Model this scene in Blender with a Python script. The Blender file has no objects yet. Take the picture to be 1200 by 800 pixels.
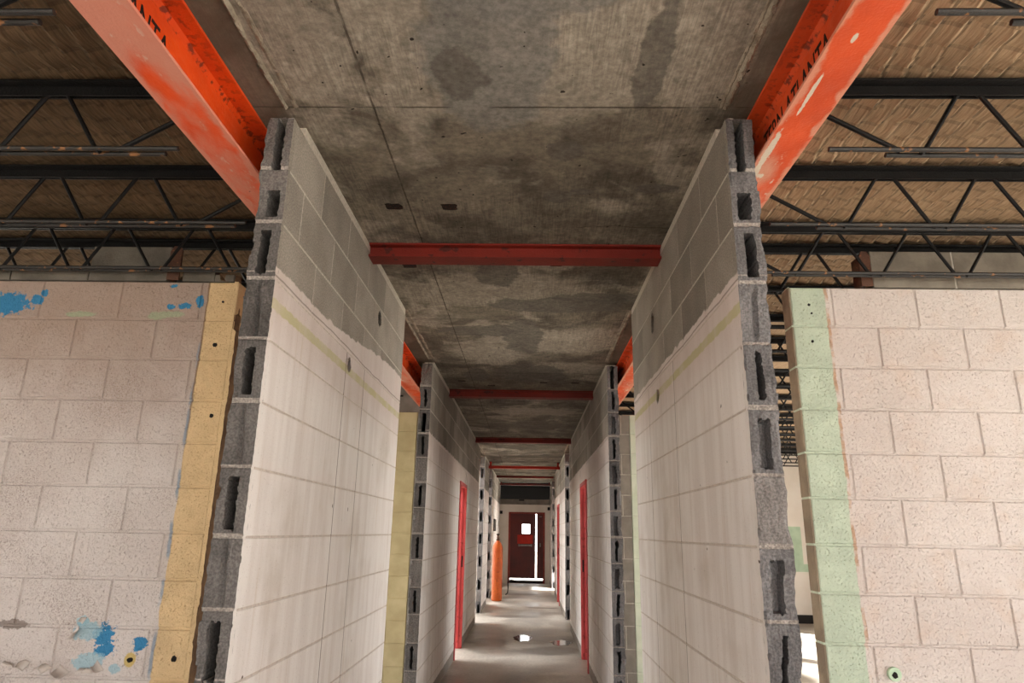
import bpy, math, random
import numpy as np
from mathutils import Vector, Matrix, noise
R = random.Random(7)
SC = bpy.context.scene
COL = SC.collection
EYE = 1.43                       # camera height; z = EYE + h everywhere below
H0 = EYE - .028; CH = .2032; CW = .4064   # block coursing
def zc(k): return H0 + k * CH
SLAB = EYE + 1.432
XL, XR, TH = -.838, .669, .092   # corridor faces, wall thickness
ROOF = EYE + 1.49

# ------------------------------------------------------------------ materials
def lin(r, g, b):
    f = lambda c: (c / 255 / 12.92) if c / 255 <= .04045 else ((c / 255 + .055) / 1.055) ** 2.4
    return (f(r), f(g), f(b), 1)

class S:
    def __init__(s, name):
        s.m = bpy.data.materials.new(name); s.m.use_nodes = True
        s.t = s.m.node_tree; s.b = s.t.nodes['Principled BSDF']
        s.b.inputs['Roughness'].default_value = .9
        s.b.inputs['Specular IOR Level'].default_value = .25
        tc = s.t.nodes.new('ShaderNodeTexCoord'); s.P = tc.outputs['Object']
        s.N = tc.outputs['Normal']
        x = s.t.nodes.new('ShaderNodeSeparateXYZ'); s.t.links.new(s.P, x.inputs[0])
        s.x, s.y, s.z = x.outputs
    def set(s, sock, v):
        if isinstance(v, bpy.types.NodeSocket): s.t.links.new(v, sock)
        else: sock.default_value = v
    def math(s, op, a, b=0., c=None, clamp=False):
        n = s.t.nodes.new('ShaderNodeMath'); n.operation = op; n.use_clamp = clamp
        s.set(n.inputs[0], a); s.set(n.inputs[1], b)
        if c is not None: s.set(n.inputs[2], c)
        return n.outputs[0]
    def add(s, a, b): return s.math('ADD', a, b)
    def sub(s, a, b): return s.math('SUBTRACT', a, b)
    def mul(s, a, b): return s.math('MULTIPLY', a, b)
    def mn(s, a, b): return s.math('MINIMUM', a, b)
    def mx(s, a, b): return s.math('MAXIMUM', a, b)
    def map(s, v, a, b, c=0., d=1.):
        n = s.t.nodes.new('ShaderNodeMapRange'); n.clamp = True; n.interpolation_type = 'SMOOTHSTEP'
        s.set(n.inputs[0], v)
        for i, q in enumerate((a, b, c, d)): s.set(n.inputs[1 + i], q)
        return n.outputs[0]
    def vec(s, sc=(1, 1, 1), off=(0, 0, 0), v=None):
        n = s.t.nodes.new('ShaderNodeMapping'); s.set(n.inputs[0], v or s.P)
        n.inputs['Scale'].default_value = sc; n.inputs['Location'].default_value = off
        return n.outputs[0]
    def noise(s, scale, detail=3, sc=None, off=(0, 0, 0), rough=.55, dist=0.):
        n = s.t.nodes.new('ShaderNodeTexNoise'); n.inputs['Scale'].default_value = scale
        n.inputs['Detail'].default_value = detail; n.inputs['Roughness'].default_value = rough
        n.inputs['Distortion'].default_value = dist
        s.set(n.inputs['Vector'], s.vec(sc or (1, 1, 1), off)); return n.outputs[0]
    def wave(s, scale, dist, sc=(1, 1, 1), off=(0, 0, 0), det=2, dscale=1., dir='X'):
        n = s.t.nodes.new('ShaderNodeTexWave'); n.bands_direction = dir
        n.inputs['Scale'].default_value = scale; n.inputs['Distortion'].default_value = dist
        n.inputs['Detail'].default_value = det; n.inputs['Detail Scale'].default_value = dscale
        s.set(n.inputs['Vector'], s.vec(sc, off)); return n.outputs['Fac']
    def attr(s, name):
        n = s.t.nodes.new('ShaderNodeAttribute'); n.attribute_name = name; return n.outputs['Fac']
    def mix(s, f, a, b):
        n = s.t.nodes.new('ShaderNodeMix'); n.data_type = 'RGBA'
        s.set(n.inputs[0], f); s.set(n.inputs[6], a); s.set(n.inputs[7], b); return n.outputs[2]
    def scale(s, c, f):
        n = s.t.nodes.new('ShaderNodeMix'); n.data_type = 'RGBA'; n.blend_type = 'MULTIPLY'
        n.inputs[0].default_value = 1; s.set(n.inputs[6], c)
        if isinstance(f, (int, float)): n.inputs[7].default_value = (f, f, f, 1)
        else: s.t.links.new(f, n.inputs[7])
        return n.outputs[2]
    def blob(s, cx, cy, rx, ry, nz, amt=.5, soft=.12, ax=('x', 'y')):
        a = s.mul(s.sub(getattr(s, ax[0]), cx), 1 / rx); b = s.mul(s.sub(getattr(s, ax[1]), cy), 1 / ry)
        d = s.math('SQRT', s.add(s.mul(a, a), s.mul(b, b)))
        d = s.add(d, s.mul(s.sub(nz, .5), amt * 2))
        return s.map(d, 1 + soft, 1 - soft)
    def line(s, v, c, w, soft=.5):
        return s.map(s.math('ABSOLUTE', s.sub(v, c)), w, w * soft)
    def out(s, col, rough=None, bump=None, bd=.01, bs=1., metal=None, spec=None):
        s.set(s.b.inputs['Base Color'], col)
        if rough is not None: s.set(s.b.inputs['Roughness'], rough)
        if metal is not None: s.set(s.b.inputs['Metallic'], metal)
        if spec is not None: s.b.inputs['Specular IOR Level'].default_value = spec
        if bump is not None:
            n = s.t.nodes.new('ShaderNodeBump'); n.inputs['Distance'].default_value = bd
            n.inputs['Strength'].default_value = bs
            s.set(n.inputs['Height'], bump); s.t.links.new(n.outputs[0], s.b.inputs['Normal'])
        return s.m

def cmu_raw(s, dark=1.):
    sp = s.noise(160, 2); big = s.noise(5, 4)
    c = s.mix(s.attr('tone'), lin(126 * dark, 119 * dark, 110 * dark), lin(160 * dark, 152 * dark, 142 * dark))
    c = s.scale(c, s.map(sp, .25, .75, .72, 1.2)); return s.scale(c, s.map(big, .3, .7, .88, 1.1))

def m_corridor(name, bound, stripe=True, base=False, tint=None):
    """painted block below `bound` (list of y,h points), raw block above"""
    s = S(name)
    n1 = s.noise(9, 5); n2 = s.noise(60, 3)
    bz = bound[0][1] + EYE
    if len(bound) > 1:
        bz = s.map(s.y, bound[0][0], bound[1][0], bound[0][1] + EYE, bound[1][1] + EYE)
    edge = s.add(bz, s.mul(s.sub(s.noise(14, 4), .5), .045))
    paint = s.map(s.sub(s.z, edge), .004, -.004)
    streak = s.noise(3, 4, sc=(4, 4, .35)); grime = s.noise(2.2, 5)
    pc = s.mix(s.map(streak, .34, .62), lin(216, 209, 204), lin(227, 222, 218))
    pc = s.mix(s.map(grime, .5, .75, 0, .45), pc, lin(178, 165, 150))
    pc = s.mix(s.map(s.z, EYE + .45, EYE + .72, 0, .55), pc, lin(196, 178, 172))
    pits = s.map(s.noise(170, 2, rough=.7), .64, .74); pc = s.mix(s.mul(pits, .6), pc, lin(140, 126, 112))
    # dried drips, faint tan runs
    runs = s.map(s.noise(5, 3, sc=(9, 9, .35), off=(3, 1, 0)), .60, .72)
    pc = s.mix(s.mul(runs, .3), pc, lin(190, 170, 146))
    spots = s.map(s.noise(23, 1), .80, .83); pc = s.mix(spots, pc, lin(78, 64, 52))
    if stripe:
        sz = s.add(s.z, s.mul(s.sub(s.noise(25, 4), .5), .02))
        st = s.mul(s.map(sz, EYE + .683, EYE + .690), s.map(sz, EYE + .728, EYE + .720))
        st = s.mul(st, s.map(s.noise(7, 5, off=(2, 5, 1)), .25, .62, .45, 1))
        pc = s.mix(s.mul(st, .8), pc, lin(184, 178, 128))
        ln = s.line(s.add(s.z, s.mul(s.sub(s.noise(3, 3), .5), .03)), EYE + .80, .0045)
        pc = s.mix(s.mul(ln, .6), pc, lin(105, 92, 82))
    if base:
        bm = s.map(s.add(s.z, s.mul(s.sub(n1, .5), .05)), .115, .105)
        pc = s.mix(s.mul(bm, .85), pc, lin(120, 110, 99))
    if tint: pc = s.mix(.5, pc, tint)
    # rubbed corner at foot
    col = s.mix(paint, cmu_raw(s), pc)
    bump = s.add(s.mul(n2, .5), s.mul(s.noise(260, 2), .5))
    return s.out(col, bump=bump, bd=.0035, bs=.7)

def m_mortar(name, bound, pcol=(200, 189, 179), rcol=(188, 180, 168)):
    s = S(name)
    bz = bound[0][1] + EYE
    if len(bound) > 1: bz = s.map(s.y, bound[0][0], bound[1][0], bound[0][1] + EYE, bound[1][1] + EYE)
    paint = s.map(s.sub(s.z, bz), .01, -.01)
    c = s.mix(paint, lin(*rcol), lin(*pcol)); n = s.noise(70, 3)
    return s.out(s.scale(c, s.map(n, .3, .7, .82, 1.1)), bump=n, bd=.002)

def m_plain(name, col, col2=None, ns=6, rough=.9, spots=None, bump=.002, bs=120, metal=0., spec=.25):
    s = S(name); n = s.noise(ns, 5)
    c = s.mix(s.map(n, .3, .7), lin(*col), lin(*(col2 or [v * .85 for v in col])))
    if spots: c = s.mix(s.map(s.noise(ns * 5, 3, off=(4, 2, 7)), .6, .68), c, lin(*spots))
    return s.out(c, rough, s.noise(bs, 3), bump, metal=metal, spec=spec)

def m_end(name, a=(72, 69, 67), b=(104, 100, 98)):
    s = S(name); big = s.noise(4, 4); sp = s.noise(150, 2); sm = s.noise(9, 4, sc=(3, 3, .6), dist=1.2)
    c = s.mix(s.map(big, .3, .7), lin(*a), lin(*b))
    c = s.mix(s.map(sm, .55, .75, 0, .6), c, lin(b[0] + 18, b[1] + 18, b[2] + 19))
    c = s.mix(s.attr('tone'), c, lin(158, 150, 143))            # mortar smears
    c = s.scale(c, s.map(sp, .3, .7, .68, 1.22))
    return s.out(c, bump=s.add(sp, s.noise(60, 3)), bd=.004, bs=.8)

def m_cross(name, strip, xs, side):
    """room face of the cross walls: pale pink-cream paint, a coloured strip at the end"""
    s = S(name); n = s.noise(22, 5); n2 = s.noise(7, 5)
    pit = s.map(s.noise(120, 3, rough=.8), .58, .68); big = s.noise(1.6, 5)
    base = s.mix(s.map(big, .35, .65), lin(198, 188, 183), lin(209, 201, 197))
    if side == 'L':     # soot and dirt higher up
        d = s.map(s.add(s.z, s.mul(s.sub(n2, .5), .5)), EYE + .1, EYE + 1.15, 0, .85)
        base = s.mix(d, base, lin(156, 133, 119))
        sc = s.mul(s.map(s.noise(3.2, 6, off=(5, 1, 2)), .46, .68), s.map(s.noise(150, 4, rough=.7), .46, .66))
        base = s.mix(s.mul(sc, .5), base, lin(120, 98, 82))
    else:
        base = s.mix(s.map(n2, .5, .72, 0, .5), s.scale(base, .93), lin(192, 173, 160))
    base = s.mix(s.mul(pit, .42), base, lin(140, 118, 104))
    jit = s.mul(s.sub(s.noise(9, 4), .5), .022)
    xx = s.add(s.x, jit)
    if side == 'L':
        blue, cyan, grn = lin(58, 128, 172), lin(150, 185, 198), lin(158, 162, 138)
        nz = s.noise(26, 4); nz3 = s.noise(48, 5, rough=.65)
        B = [(-2.63, EYE + 1.062, .115, .055), (-2.49, EYE + 1.088, .035, .025), (-2.455, EYE + 1.12, .02, .022),
             (-1.80, EYE + 1.058, .022, .014), (-1.73, EYE + 1.062, .028, .016), (-1.655, EYE + 1.085, .018, .028), (-1.80, EYE + 1.165, .02, .01),
             (-1.855, EYE - .47, .05, .045), (-1.84, EYE - .52, .04, .03), (-1.69, EYE - .50, .03, .03)]
        for i, q in enumerate(B): base = s.mix(s.blob(*q, nz3, .95 if i < 3 else 1.5, ax=('x', 'z')), base, blue)
        for q in [(-1.93, EYE - .45, .06, .04), (-1.9, EYE - .575, .07, .035), (-1.78, EYE - .6, .03, .02), (-1.96, EYE - .41, .03, .02)]:
            base = s.mix(s.mul(s.blob(*q, nz3, .9, ax=('x', 'z')), .8), base, cyan)
        for q in [(-2.25, EYE + 1.012, .08, .014), (-1.86, EYE + 1.008, .05, .02), (-1.79, EYE + 1.015, .07, .016)]:
            base = s.mix(s.blob(*q, nz3, .8, ax=('x', 'z')), base, grn)
        base = s.mix(s.blob(-1.72, EYE - .563, .026, .03, nz, .3, ax=('x', 'z')), base, lin(196, 172, 112))
        base = s.mix(s.mul(s.blob(-2.27, EYE - .43, .07, .02, nz3, 1., ax=('x', 'z')), .7), base, lin(112, 96, 86))
        em = s.mul(s.map(xx, xs - .018, xs - .008), s.map(xx, xs + .006, xs - .002))
        em = s.mul(em, s.map(s.noise(6, 3, off=(0, 0, 3)), .42, .55)); em = s.mul(em, s.map(s.z, EYE + .95, EYE + .8))
        m = s.map(xx, xs - .002, xs + .002)
        col = s.mix(m, base, s.scale(s.mix(s.mul(pit, .5), lin(*strip), lin(160, 128, 84)), s.map(n2, .3, .7, .9, 1.08)))
        col = s.mix(s.mul(em, .6), col, lin(84, 122, 150))
        brown = s.mul(s.line(xx, xs, .006), s.map(s.z, EYE + .2, EYE + .7)); col = s.mix(s.mul(brown, .7), col, lin(112, 84, 60))
    else:
        m = s.map(xx, xs + .002, xs - .002)
        col = s.mix(m, base, s.scale(s.mix(s.mul(pit, .8), lin(*strip), lin(140, 150, 124)), s.map(n2, .3, .7, .9, 1.08)))
        ed = s.mul(s.line(xx, xs + .006, .010), s.map(s.noise(12, 3), .4, .6)); col = s.mix(s.mul(ed, .8), col, lin(168, 132, 102))
    raw = s.map(s.z, zc(6) + .002, zc(6) + .008)
    col = s.mix(raw, col, s.scale(lin(128, 120, 108), s.map(s.noise(80, 3), .3, .7, .8, 1.15)))
    bump = s.sub(s.add(s.mul(s.noise(70, 4, rough=.75), 1.), s.mul(n, .3)), s.mul(pit, .5))
    return s.out(col, bump=bump, bd=.010, bs=.9)

def m_beam(name, main, faded, white, seed, amt, scr=()):
    s = S(name); n = s.noise(6, 6, sc=(1, .35, 1), off=(seed, seed, 0)); n2 = s.noise(24, 5, sc=(1, .5, 1), off=(seed, 0, seed))
    fl = s.map(s.z, .018, .012)                       # bottom flange
    c = s.mix(s.map(s.noise(3, 4, off=(seed, 0, 0)), .3, .7), lin(*main), lin(main[0] * .86, main[1] * .8, main[2] * .8))
    f = s.mul(s.map(n, .5 - amt, .72 - amt), fl); c = s.mix(f, c, lin(*faded))
    w = s.mul(s.map(n2, .60 - amt * .3, .66 - amt * .3), s.mul(fl, s.map(n, .45, .6))); c = s.mix(w, c, lin(*white))
    rim = s.mul(fl, s.map(s.add(s.math('ABSOLUTE', s.x), s.mul(s.sub(n2, .5), .07)), .046, .062)); c = s.mix(s.mul(rim, .85), c, lin(*faded))
    for q in scr: c = s.mix(s.mul(fl, s.blob(*q, s.noise(30, 5, sc=(1, .4, 1), rough=.7), 1.1, .1)), c, lin(*white))
    # rusty crust where the web meets the top flange
    rc = s.mul(s.line(s.z, .181, .012), s.map(s.noise(40, 4), .5, .62)); c = s.mix(s.mul(rc, .8), c, lin(74, 28, 18))
    sp = s.map(s.noise(55, 2, off=(1, seed, 2)), .77, .80); c = s.mix(sp, c, lin(62, 24, 14))
    return s.out(c, s.map(n2, .3, .7, .45, .75), s.add(n2, s.noise(120, 2)), .0015, spec=.35)

def m_slab():
    s = S('board_marked_concrete')
    n = s.noise(3.2, 6, dist=.4); f = s.noise(45, 4, rough=.7); nz = s.noise(6, 6, rough=.65, dist=.5); nz2 = s.noise(13, 5, rough=.6)
    grain = s.mix(s.map(s.noise(1.3, 3, off=(9, 2, 0)), .38, .52), (.5, .5, .5, 1), s.noise(1, 4, sc=(60, 4, 1), dist=1.6, rough=.6))
    tan, pale, dark, grey = lin(122, 113, 100), lin(156, 147, 134), lin(87, 80, 70), lin(118, 115, 110)
    c = s.mix(s.map(n, .36, .62), dark, tan)
    c = s.mix(s.map(s.noise(2.3, 6, off=(3, 7, 0), dist=.6), .50, .62, 0, .8), c, pale)
    # pale ply-marked panels
    P = [(.50, 1.62, .22, .42), (-.72, 1.75, .16, .30), (.14, 1.8, .30, .30), (-.42, 1.55, .16, .30), (.3, 5.0, .42, .35), (.35, 5.9, .32, .22), (-.2, 3.9, .7, .3), (-.35, 5.4, .30, .3)]
    for q in P: c = s.mix(s.mul(s.blob(*q, nz, .8, .25), .75), c, pale)
    c = s.scale(c, s.map(grain, .32, .68, .76, 1.15))
    # smooth grey skim patches
    G = [(-.14, 1.72, .22, .44), (-.05, 1.45, .34, .16), (.38, 1.78, .055, .26), (-.24, 1.86, .09, .12), (.13, 2.31, .07, .07), (.12, 2.68, .06, .06), (.22, 2.63, .05, .03), (.54, 2.6, .09, .04),
         (.15, 4.15, .45, .14), (-.05, 4.9, .14, .5), (-.35, 4.75, .3, .14), (.0, 6.1, .35, .35), (-.5, 6.2, .12, .3), (.45, 4.0, .3, .09), (-.2, 3.6, .12, .2)]
    for i, q in enumerate(G):
        c = s.mix(s.mul(s.blob(*q, nz if i < 2 or i > 7 else nz2, .8 if i > 7 else .55, .1), .78), c, grey if i in (0, 1) else lin(93, 88, 81))
    for y0 in (8.2, 9.3, 11.8, 13.2, 16.5):
        c = s.mix(s.mul(s.blob(.1, y0, .6, .28, nz, 1.0, .2), .7), c, dark if int(y0) % 2 else pale)
    # formwork seams
    jx = s.add(s.x, s.mul(s.sub(s.noise(30, 3), .5), .006)); jy = s.add(s.y, s.mul(s.sub(s.noise(30, 3), .5), .006))
    seam = s.mul(s.line(jx, -.56, .005), s.map(s.noise(9, 3), .3, .5, .35, 1))
    for y0 in (2.03, 4.46, 6.1, 8.5, 12.2): seam = s.mx(seam, s.mul(s.line(jy, y0, .005), s.map(s.noise(4, 2), .35, .5)))
    c = s.mix(s.mul(seam, .75), c, lin(58, 50, 40))
    crack = s.mul(s.line(s.add(s.y, s.mul(s.sub(s.noise(5, 4), .5), .12)), 2.98, .004), s.map(s.x, .15, .25)); c = s.mix(s.mul(crack, .8), c, lin(60, 52, 42))
    pits = s.map(s.noise(34, 1), .765, .785); c = s.mix(pits, c, lin(44, 38, 32))
    c = s.scale(c, s.map(f, .25, .75, .74, 1.2)); c = s.scale(c, s.map(s.noise(15, 7, rough=.75), .32, .68, .80, 1.16))
    # outside the wall lines the underside is darker, rougher
    o = s.mx(s.map(s.x, XL - .035, XL - .05), s.map(s.x, XR + .02, XR + .035)); c = s.mix(s.mul(o, .7), c, lin(96, 87, 75))
    b = s.add(s.mul(grain, .25), s.add(s.mul(f, .5), s.mul(seam, -1.2)))
    return s.out(c, bump=b, bd=.005, bs=.7)

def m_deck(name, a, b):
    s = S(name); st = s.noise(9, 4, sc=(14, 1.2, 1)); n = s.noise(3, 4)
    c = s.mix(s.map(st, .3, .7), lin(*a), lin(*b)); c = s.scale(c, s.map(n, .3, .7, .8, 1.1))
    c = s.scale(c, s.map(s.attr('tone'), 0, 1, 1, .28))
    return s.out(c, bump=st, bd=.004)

def m_floor():
    s = S('worn_concrete'); n = s.noise(1.1, 6, dist=.5); f = s.noise(30, 4); big = s.noise(.45, 4, off=(4, 2, 0))
    c = s.mix(s.map(n, .35, .65), lin(150, 142, 130), lin(206, 200, 190))
    c = s.mix(s.map(big, .5, .62, 0, .6), c, lin(132, 120, 106)); c = s.scale(c, s.map(f, .3, .7, .86, 1.08))
    for q in [(-.3, 12.7, .45, .2), (-.5, 9.6, .25, .6), (.3, 14.2, .3, .1), (.3, 9.2, .4, .3), (-.1, 17.2, .4, .25)]:
        c = s.mix(s.mul(s.blob(*q, s.noise(2.6, 5), .7, .3), .6), c, lin(92, 80, 68))
    return s.out(c, s.map(n, .4, .6, .32, .6), f, .002, spec=.4)

M = {}
BL = [(2.45, .832), (4.1, .955)]; BR = [(0, .826)]; B2 = [(0, .80)]
M['w1l'] = m_corridor('painted_block_near_left', BL); M['w1r'] = m_corridor('painted_block_near_right', BR)
M['w2'] = m_corridor('painted_block_far', B2, stripe=False, base=True)
M['m1l'] = m_mortar('mortar_near_left', BL); M['m1r'] = m_mortar('mortar_near_right', BR); M['m2'] = m_mortar('mortar_far', B2)
M['end'] = m_end('broken_block'); M['endr'] = m_end('broken_block_light', (84, 82, 83), (116, 114, 115))
M['cl'] = m_cross('room_block_left', (212, 184, 142), -1.62, 'L'); M['cr'] = m_cross('room_block_right', (174, 187, 169), 1.447, 'R')
M['hj'] = m_plain('dirty_joint', (126, 112, 100), None, 20)
M['ret'] = m_plain('bare_block_edge', (134, 122, 104), (112, 100, 86), 9)
M['yellow'] = m_plain('ochre_block', (190, 177, 138), (172, 158, 120), 5); M['mint'] = m_plain('pale_green_block', (204, 211, 194), (188, 198, 178), 5)
M['greyb'] = m_plain('bare_grey_block', (136, 130, 122), (116, 110, 102), 7); M['greym'] = m_plain('grey_mortar', (176, 170, 160), None, 20)
M['void'] = m_plain('void_shade_black', (14, 13, 13), None, 8)  # darkness of the void above the end wall is put into this black
M['white'] = m_plain('white_paint', (222, 216, 208), (212, 204, 194), 2); M['dark'] = m_plain('dark_rubber', (46, 43, 42), None, 8)
M['beaml'] = m_beam('orange_steel_left', (226, 78, 16), (204, 132, 112), (206, 168, 152), 3.1, .10)
M['beamr'] = m_beam('orange_steel_right', (218, 84, 36), (208, 146, 122), (208, 196, 180), 8.4, -.02, [(-.046, .02, .011, .17), (-.05, .22, .008, .10), (-.03, -.32, .006, .09), (-.01, -.55, .008, .02)])
M['cross'] = m_plain('shaded_red_steel', (122, 28, 14), (102, 22, 11), 3, .65, (70, 20, 13), spec=.35)  # beam paint darkened: the shade under the slab is put into this red
M['bright'] = m_plain('bright_red_steel', (196, 44, 20), (168, 34, 16), 3, .6, spec=.35)
M['black'] = m_plain('black_joist_paint', (12, 11, 12), (18, 17, 17), 8, .55, spec=.2)
M['rusty'] = m_plain('black_paint_rusting', (20, 19, 19), (34, 30, 27), 6, .5, (124, 82, 44), spec=.4)
M['slab'] = m_slab(); M['deckl'] = m_deck('dirty_shaded_paper', (80, 64, 46), (106, 86, 64)); M['deckr'] = m_deck('kraft_backing_paper', (136, 113, 88), (162, 138, 110))  # left deck darker: dirt plus the dim side's shade put into its colour
M['floor'] = m_floor(); M['ridge'] = m_plain('rough_mortar', (158, 148, 132), (116, 106, 92), 14, bump=.008, bs=60)
M['ink'] = m_plain('stencil_black', (22, 14, 12), (34, 20, 16), 20)
M['red'] = m_plain('red_door_paint', (196, 74, 76), (178, 58, 60), 4, .5, (150, 44, 44), spec=.4)
M['maroon'] = m_plain('maroon_door_paint', (92, 22, 16), (74, 16, 14), 3, .5, spec=.4)
M['redpan'] = m_plain('bright_red_panel', (186, 36, 14), (160, 26, 12), 9, .5)
M['frame'] = m_plain('brownish_red_frame', (146, 62, 52), (128, 50, 42), 4, .5)
M['steel'] = m_plain('dull_metal', (140, 136, 132), (112, 106, 100), 12, .45, metal=.7)
M['cyl'] = m_plain('orange_cylinder_paint', (204, 98, 30), (182, 78, 22), 5, .45, (150, 66, 26), spec=.4)
M['brown'] = m_plain('rusty_brown_steel', (86, 58, 44), (66, 44, 36), 12, .7, (112, 72, 46))
M['rust'] = m_plain('deep_rust', (34, 20, 14), (20, 13, 11), 20, .8, (104, 52, 26))
M['hole'] = m_plain('hole_shade_dark', (26, 22, 20), None, 8)  # for flat discs; the dark colour stands in for shade inside holes
M['flake'] = m_plain('curled_paint', (204, 194, 187), (188, 178, 170), 8)
M['mintp'] = m_plain('mint_paint', (176, 196, 172), (160, 182, 158), 8)
M['wood'] = m_plain('broken_wood', (108, 84, 62), (78, 58, 42), 14, bump=.004, bs=40)
M['ext'] = m_plain('outer_wall', (206, 198, 188), (196, 188, 178), 2); M['ground'] = m_plain('pale_gravel', (190, 184, 172), (172, 166, 154), 1)
s = S('still_water'); M['water'] = s.out(lin(96, 88, 78), .10, spec=.5)
s = S('clear_glass'); s.b.inputs['Transmission Weight'].default_value = 1; s.b.inputs['IOR'].default_value = 1.05; M['glass'] = s.out((1, 1, 1, 1), .02)

# ------------------------------------------------------------------ mesh builder
class MB:
    def __init__(s): s.v = []; s.f = []; s.mi = []; s.tn = []; s.smooth = False
    def quad(s, idx, mi=0, t=.5): s.f.append(idx); s.mi.append(mi); s.tn.append(t)
    def hexa(s, p, mi=0, t=.5, skip=()):
        o = len(s.v); s.v += [tuple(q) for q in p]
        for i, q in enumerate(((0, 3, 2, 1), (4, 5, 6, 7), (0, 1, 5, 4), (1, 2, 6, 5), (2, 3, 7, 6), (3, 0, 4, 7))):
            if i not in skip: s.quad([o + j for j in q], mi, t)
    def box(s, x0, x1, y0, y1, z0, z1, mi=0, t=.5, skip=()):
        s.hexa([(x0, y0, z0), (x1, y0, z0), (x1, y1, z0), (x0, y1, z0), (x0, y0, z1), (x1, y0, z1), (x1, y1, z1), (x0, y1, z1)], mi, t, skip)
    def tube(s, pts, r, n=8, mi=0, caps=True):
        pts = [Vector(p) for p in pts]; rings = []
        for i, p in enumerate(pts):
            d = (pts[min(i + 1, len(pts) - 1)] - pts[max(i - 1, 0)]).normalized()
            a = d.orthogonal().normalized() if abs(d.z) > .9 else d.cross(Vector((0, 0, 1))).normalized()
            b = d.cross(a); o = len(s.v); rr = r[i] if isinstance(r, (list, tuple)) else r
            s.v += [tuple(p + a * (rr * math.cos(k * 2 * math.pi / n)) + b * (rr * math.sin(k * 2 * math.pi / n))) for k in range(n)]
            rings.append(o)
        for o, q in zip(rings, rings[1:]):
            for k in range(n): s.quad([o + k, o + (k + 1) % n, q + (k + 1) % n, q + k], mi)
        if caps:
            s.quad([rings[0] + k for k in range(n)][::-1], mi); s.quad([rings[-1] + k for k in range(n)], mi)
    def lathe(s, prof, c, n=24, mi=0):
        s.tube([(c[0], c[1], c[2] + z) for _, z in prof], [r for r, _ in prof], n, mi)
    def prism(s, poly, axis, a0, a1, mi=0):
        """poly of 2D points, extruded along axis (0 x, 1 y, 2 z)"""
        def P(p, a): return {0: (a, p[0], p[1]), 1: (p[0], a, p[1]), 2: (p[0], p[1], a)}[axis]
        o = len(s.v); n = len(poly); s.v += [P(p, a0) for p in poly] + [P(p, a1) for p in poly]
        for k in range(n): s.quad([o + k, o + (k + 1) % n, o + n + (k + 1) % n, o + n + k], mi)
        s.quad([o + k for k in range(n)][::-1], mi); s.quad([o + n + k for k in range(n)], mi)
    def build(s, name, mats, parent=None, loc=(0, 0, 0), smooth=False, recalc=True, bevel=0):
        me = bpy.data.meshes.new(name); off = Vector(loc)
        me.from_pydata([tuple(Vector(v) - off) for v in s.v], [], s.f)
        for m in (mats if isinstance(mats, (list, tuple)) else [mats]): me.materials.append(m)
        me.polygons.foreach_set('material_index', s.mi)
        a = me.attributes.new('tone', 'FLOAT', 'FACE'); a.data.foreach_set('value', s.tn)
        me.update()
        if recalc:
            import bmesh
            b = bmesh.new(); b.from_mesh(me); bmesh.ops.recalc_face_normals(b, faces=b.faces); b.to_mesh(me); b.free()
        if smooth: me.polygons.foreach_set('use_smooth', [True] * len(me.polygons))
        o = bpy.data.objects.new(name, me); COL.objects.link(o)
        if parent is not None: o.parent = parent; o.location = off - WL.get(parent.name, Vector())
        else: o.location = off
        WL[o.name] = off
        if bevel:
            md = o.modifiers.new('edge', 'BEVEL'); md.width = bevel; md.segments = 2; md.limit_method = 'ANGLE'
        return o
WL = {}
def empty(name, loc):
    o = bpy.data.objects.new(name, None); o.empty_display_size = .1; COL.objects.link(o); o.location = loc; WL[o.name] = Vector(loc); return o
def tag(o, label, cat, group=None):
    o['label'] = label; o['category'] = cat
    if group: o['group'] = group
    return o
def struct(o): o['kind'] = 'structure'; return o
def nz(x, y, z=0.): return noise.noise(Vector((x, y, z)))

# ------------------------------------------------------------------ block walls
def block(mb, P, u0, u1, t0, t1, z0, z1, mi, tone, skip=(), ch=.0022):
    """chamfered block; P(u, t, z) -> world. skip ends: 'a' (u0) or 'b' (u1)"""
    o = len(mb.v); c = ch
    ring = lambda t, d: [P(u0 + d, t, z0 + d), P(u1 - d, t, z0 + d), P(u1 - d, t, z1 - d), P(u0 + d, t, z1 - d)]
    mb.v += ring(t0, c) + ring(t0 + c, 0) + ring(t1 - c, 0) + ring(t1, c)
    mb.quad([o, o + 1, o + 2, o + 3], mi, tone); mb.quad([o + 12, o + 15, o + 14, o + 13], mi, tone)
    for a in (0, 4, 8):
        for k in range(4):
            if k == 3 and 'a' in skip or k == 1 and 'b' in skip: continue
            j = (k + 1) % 4; mb.quad([o + a + k, o + a + 4 + k, o + a + 4 + j, o + a + j], mi, tone)

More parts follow.
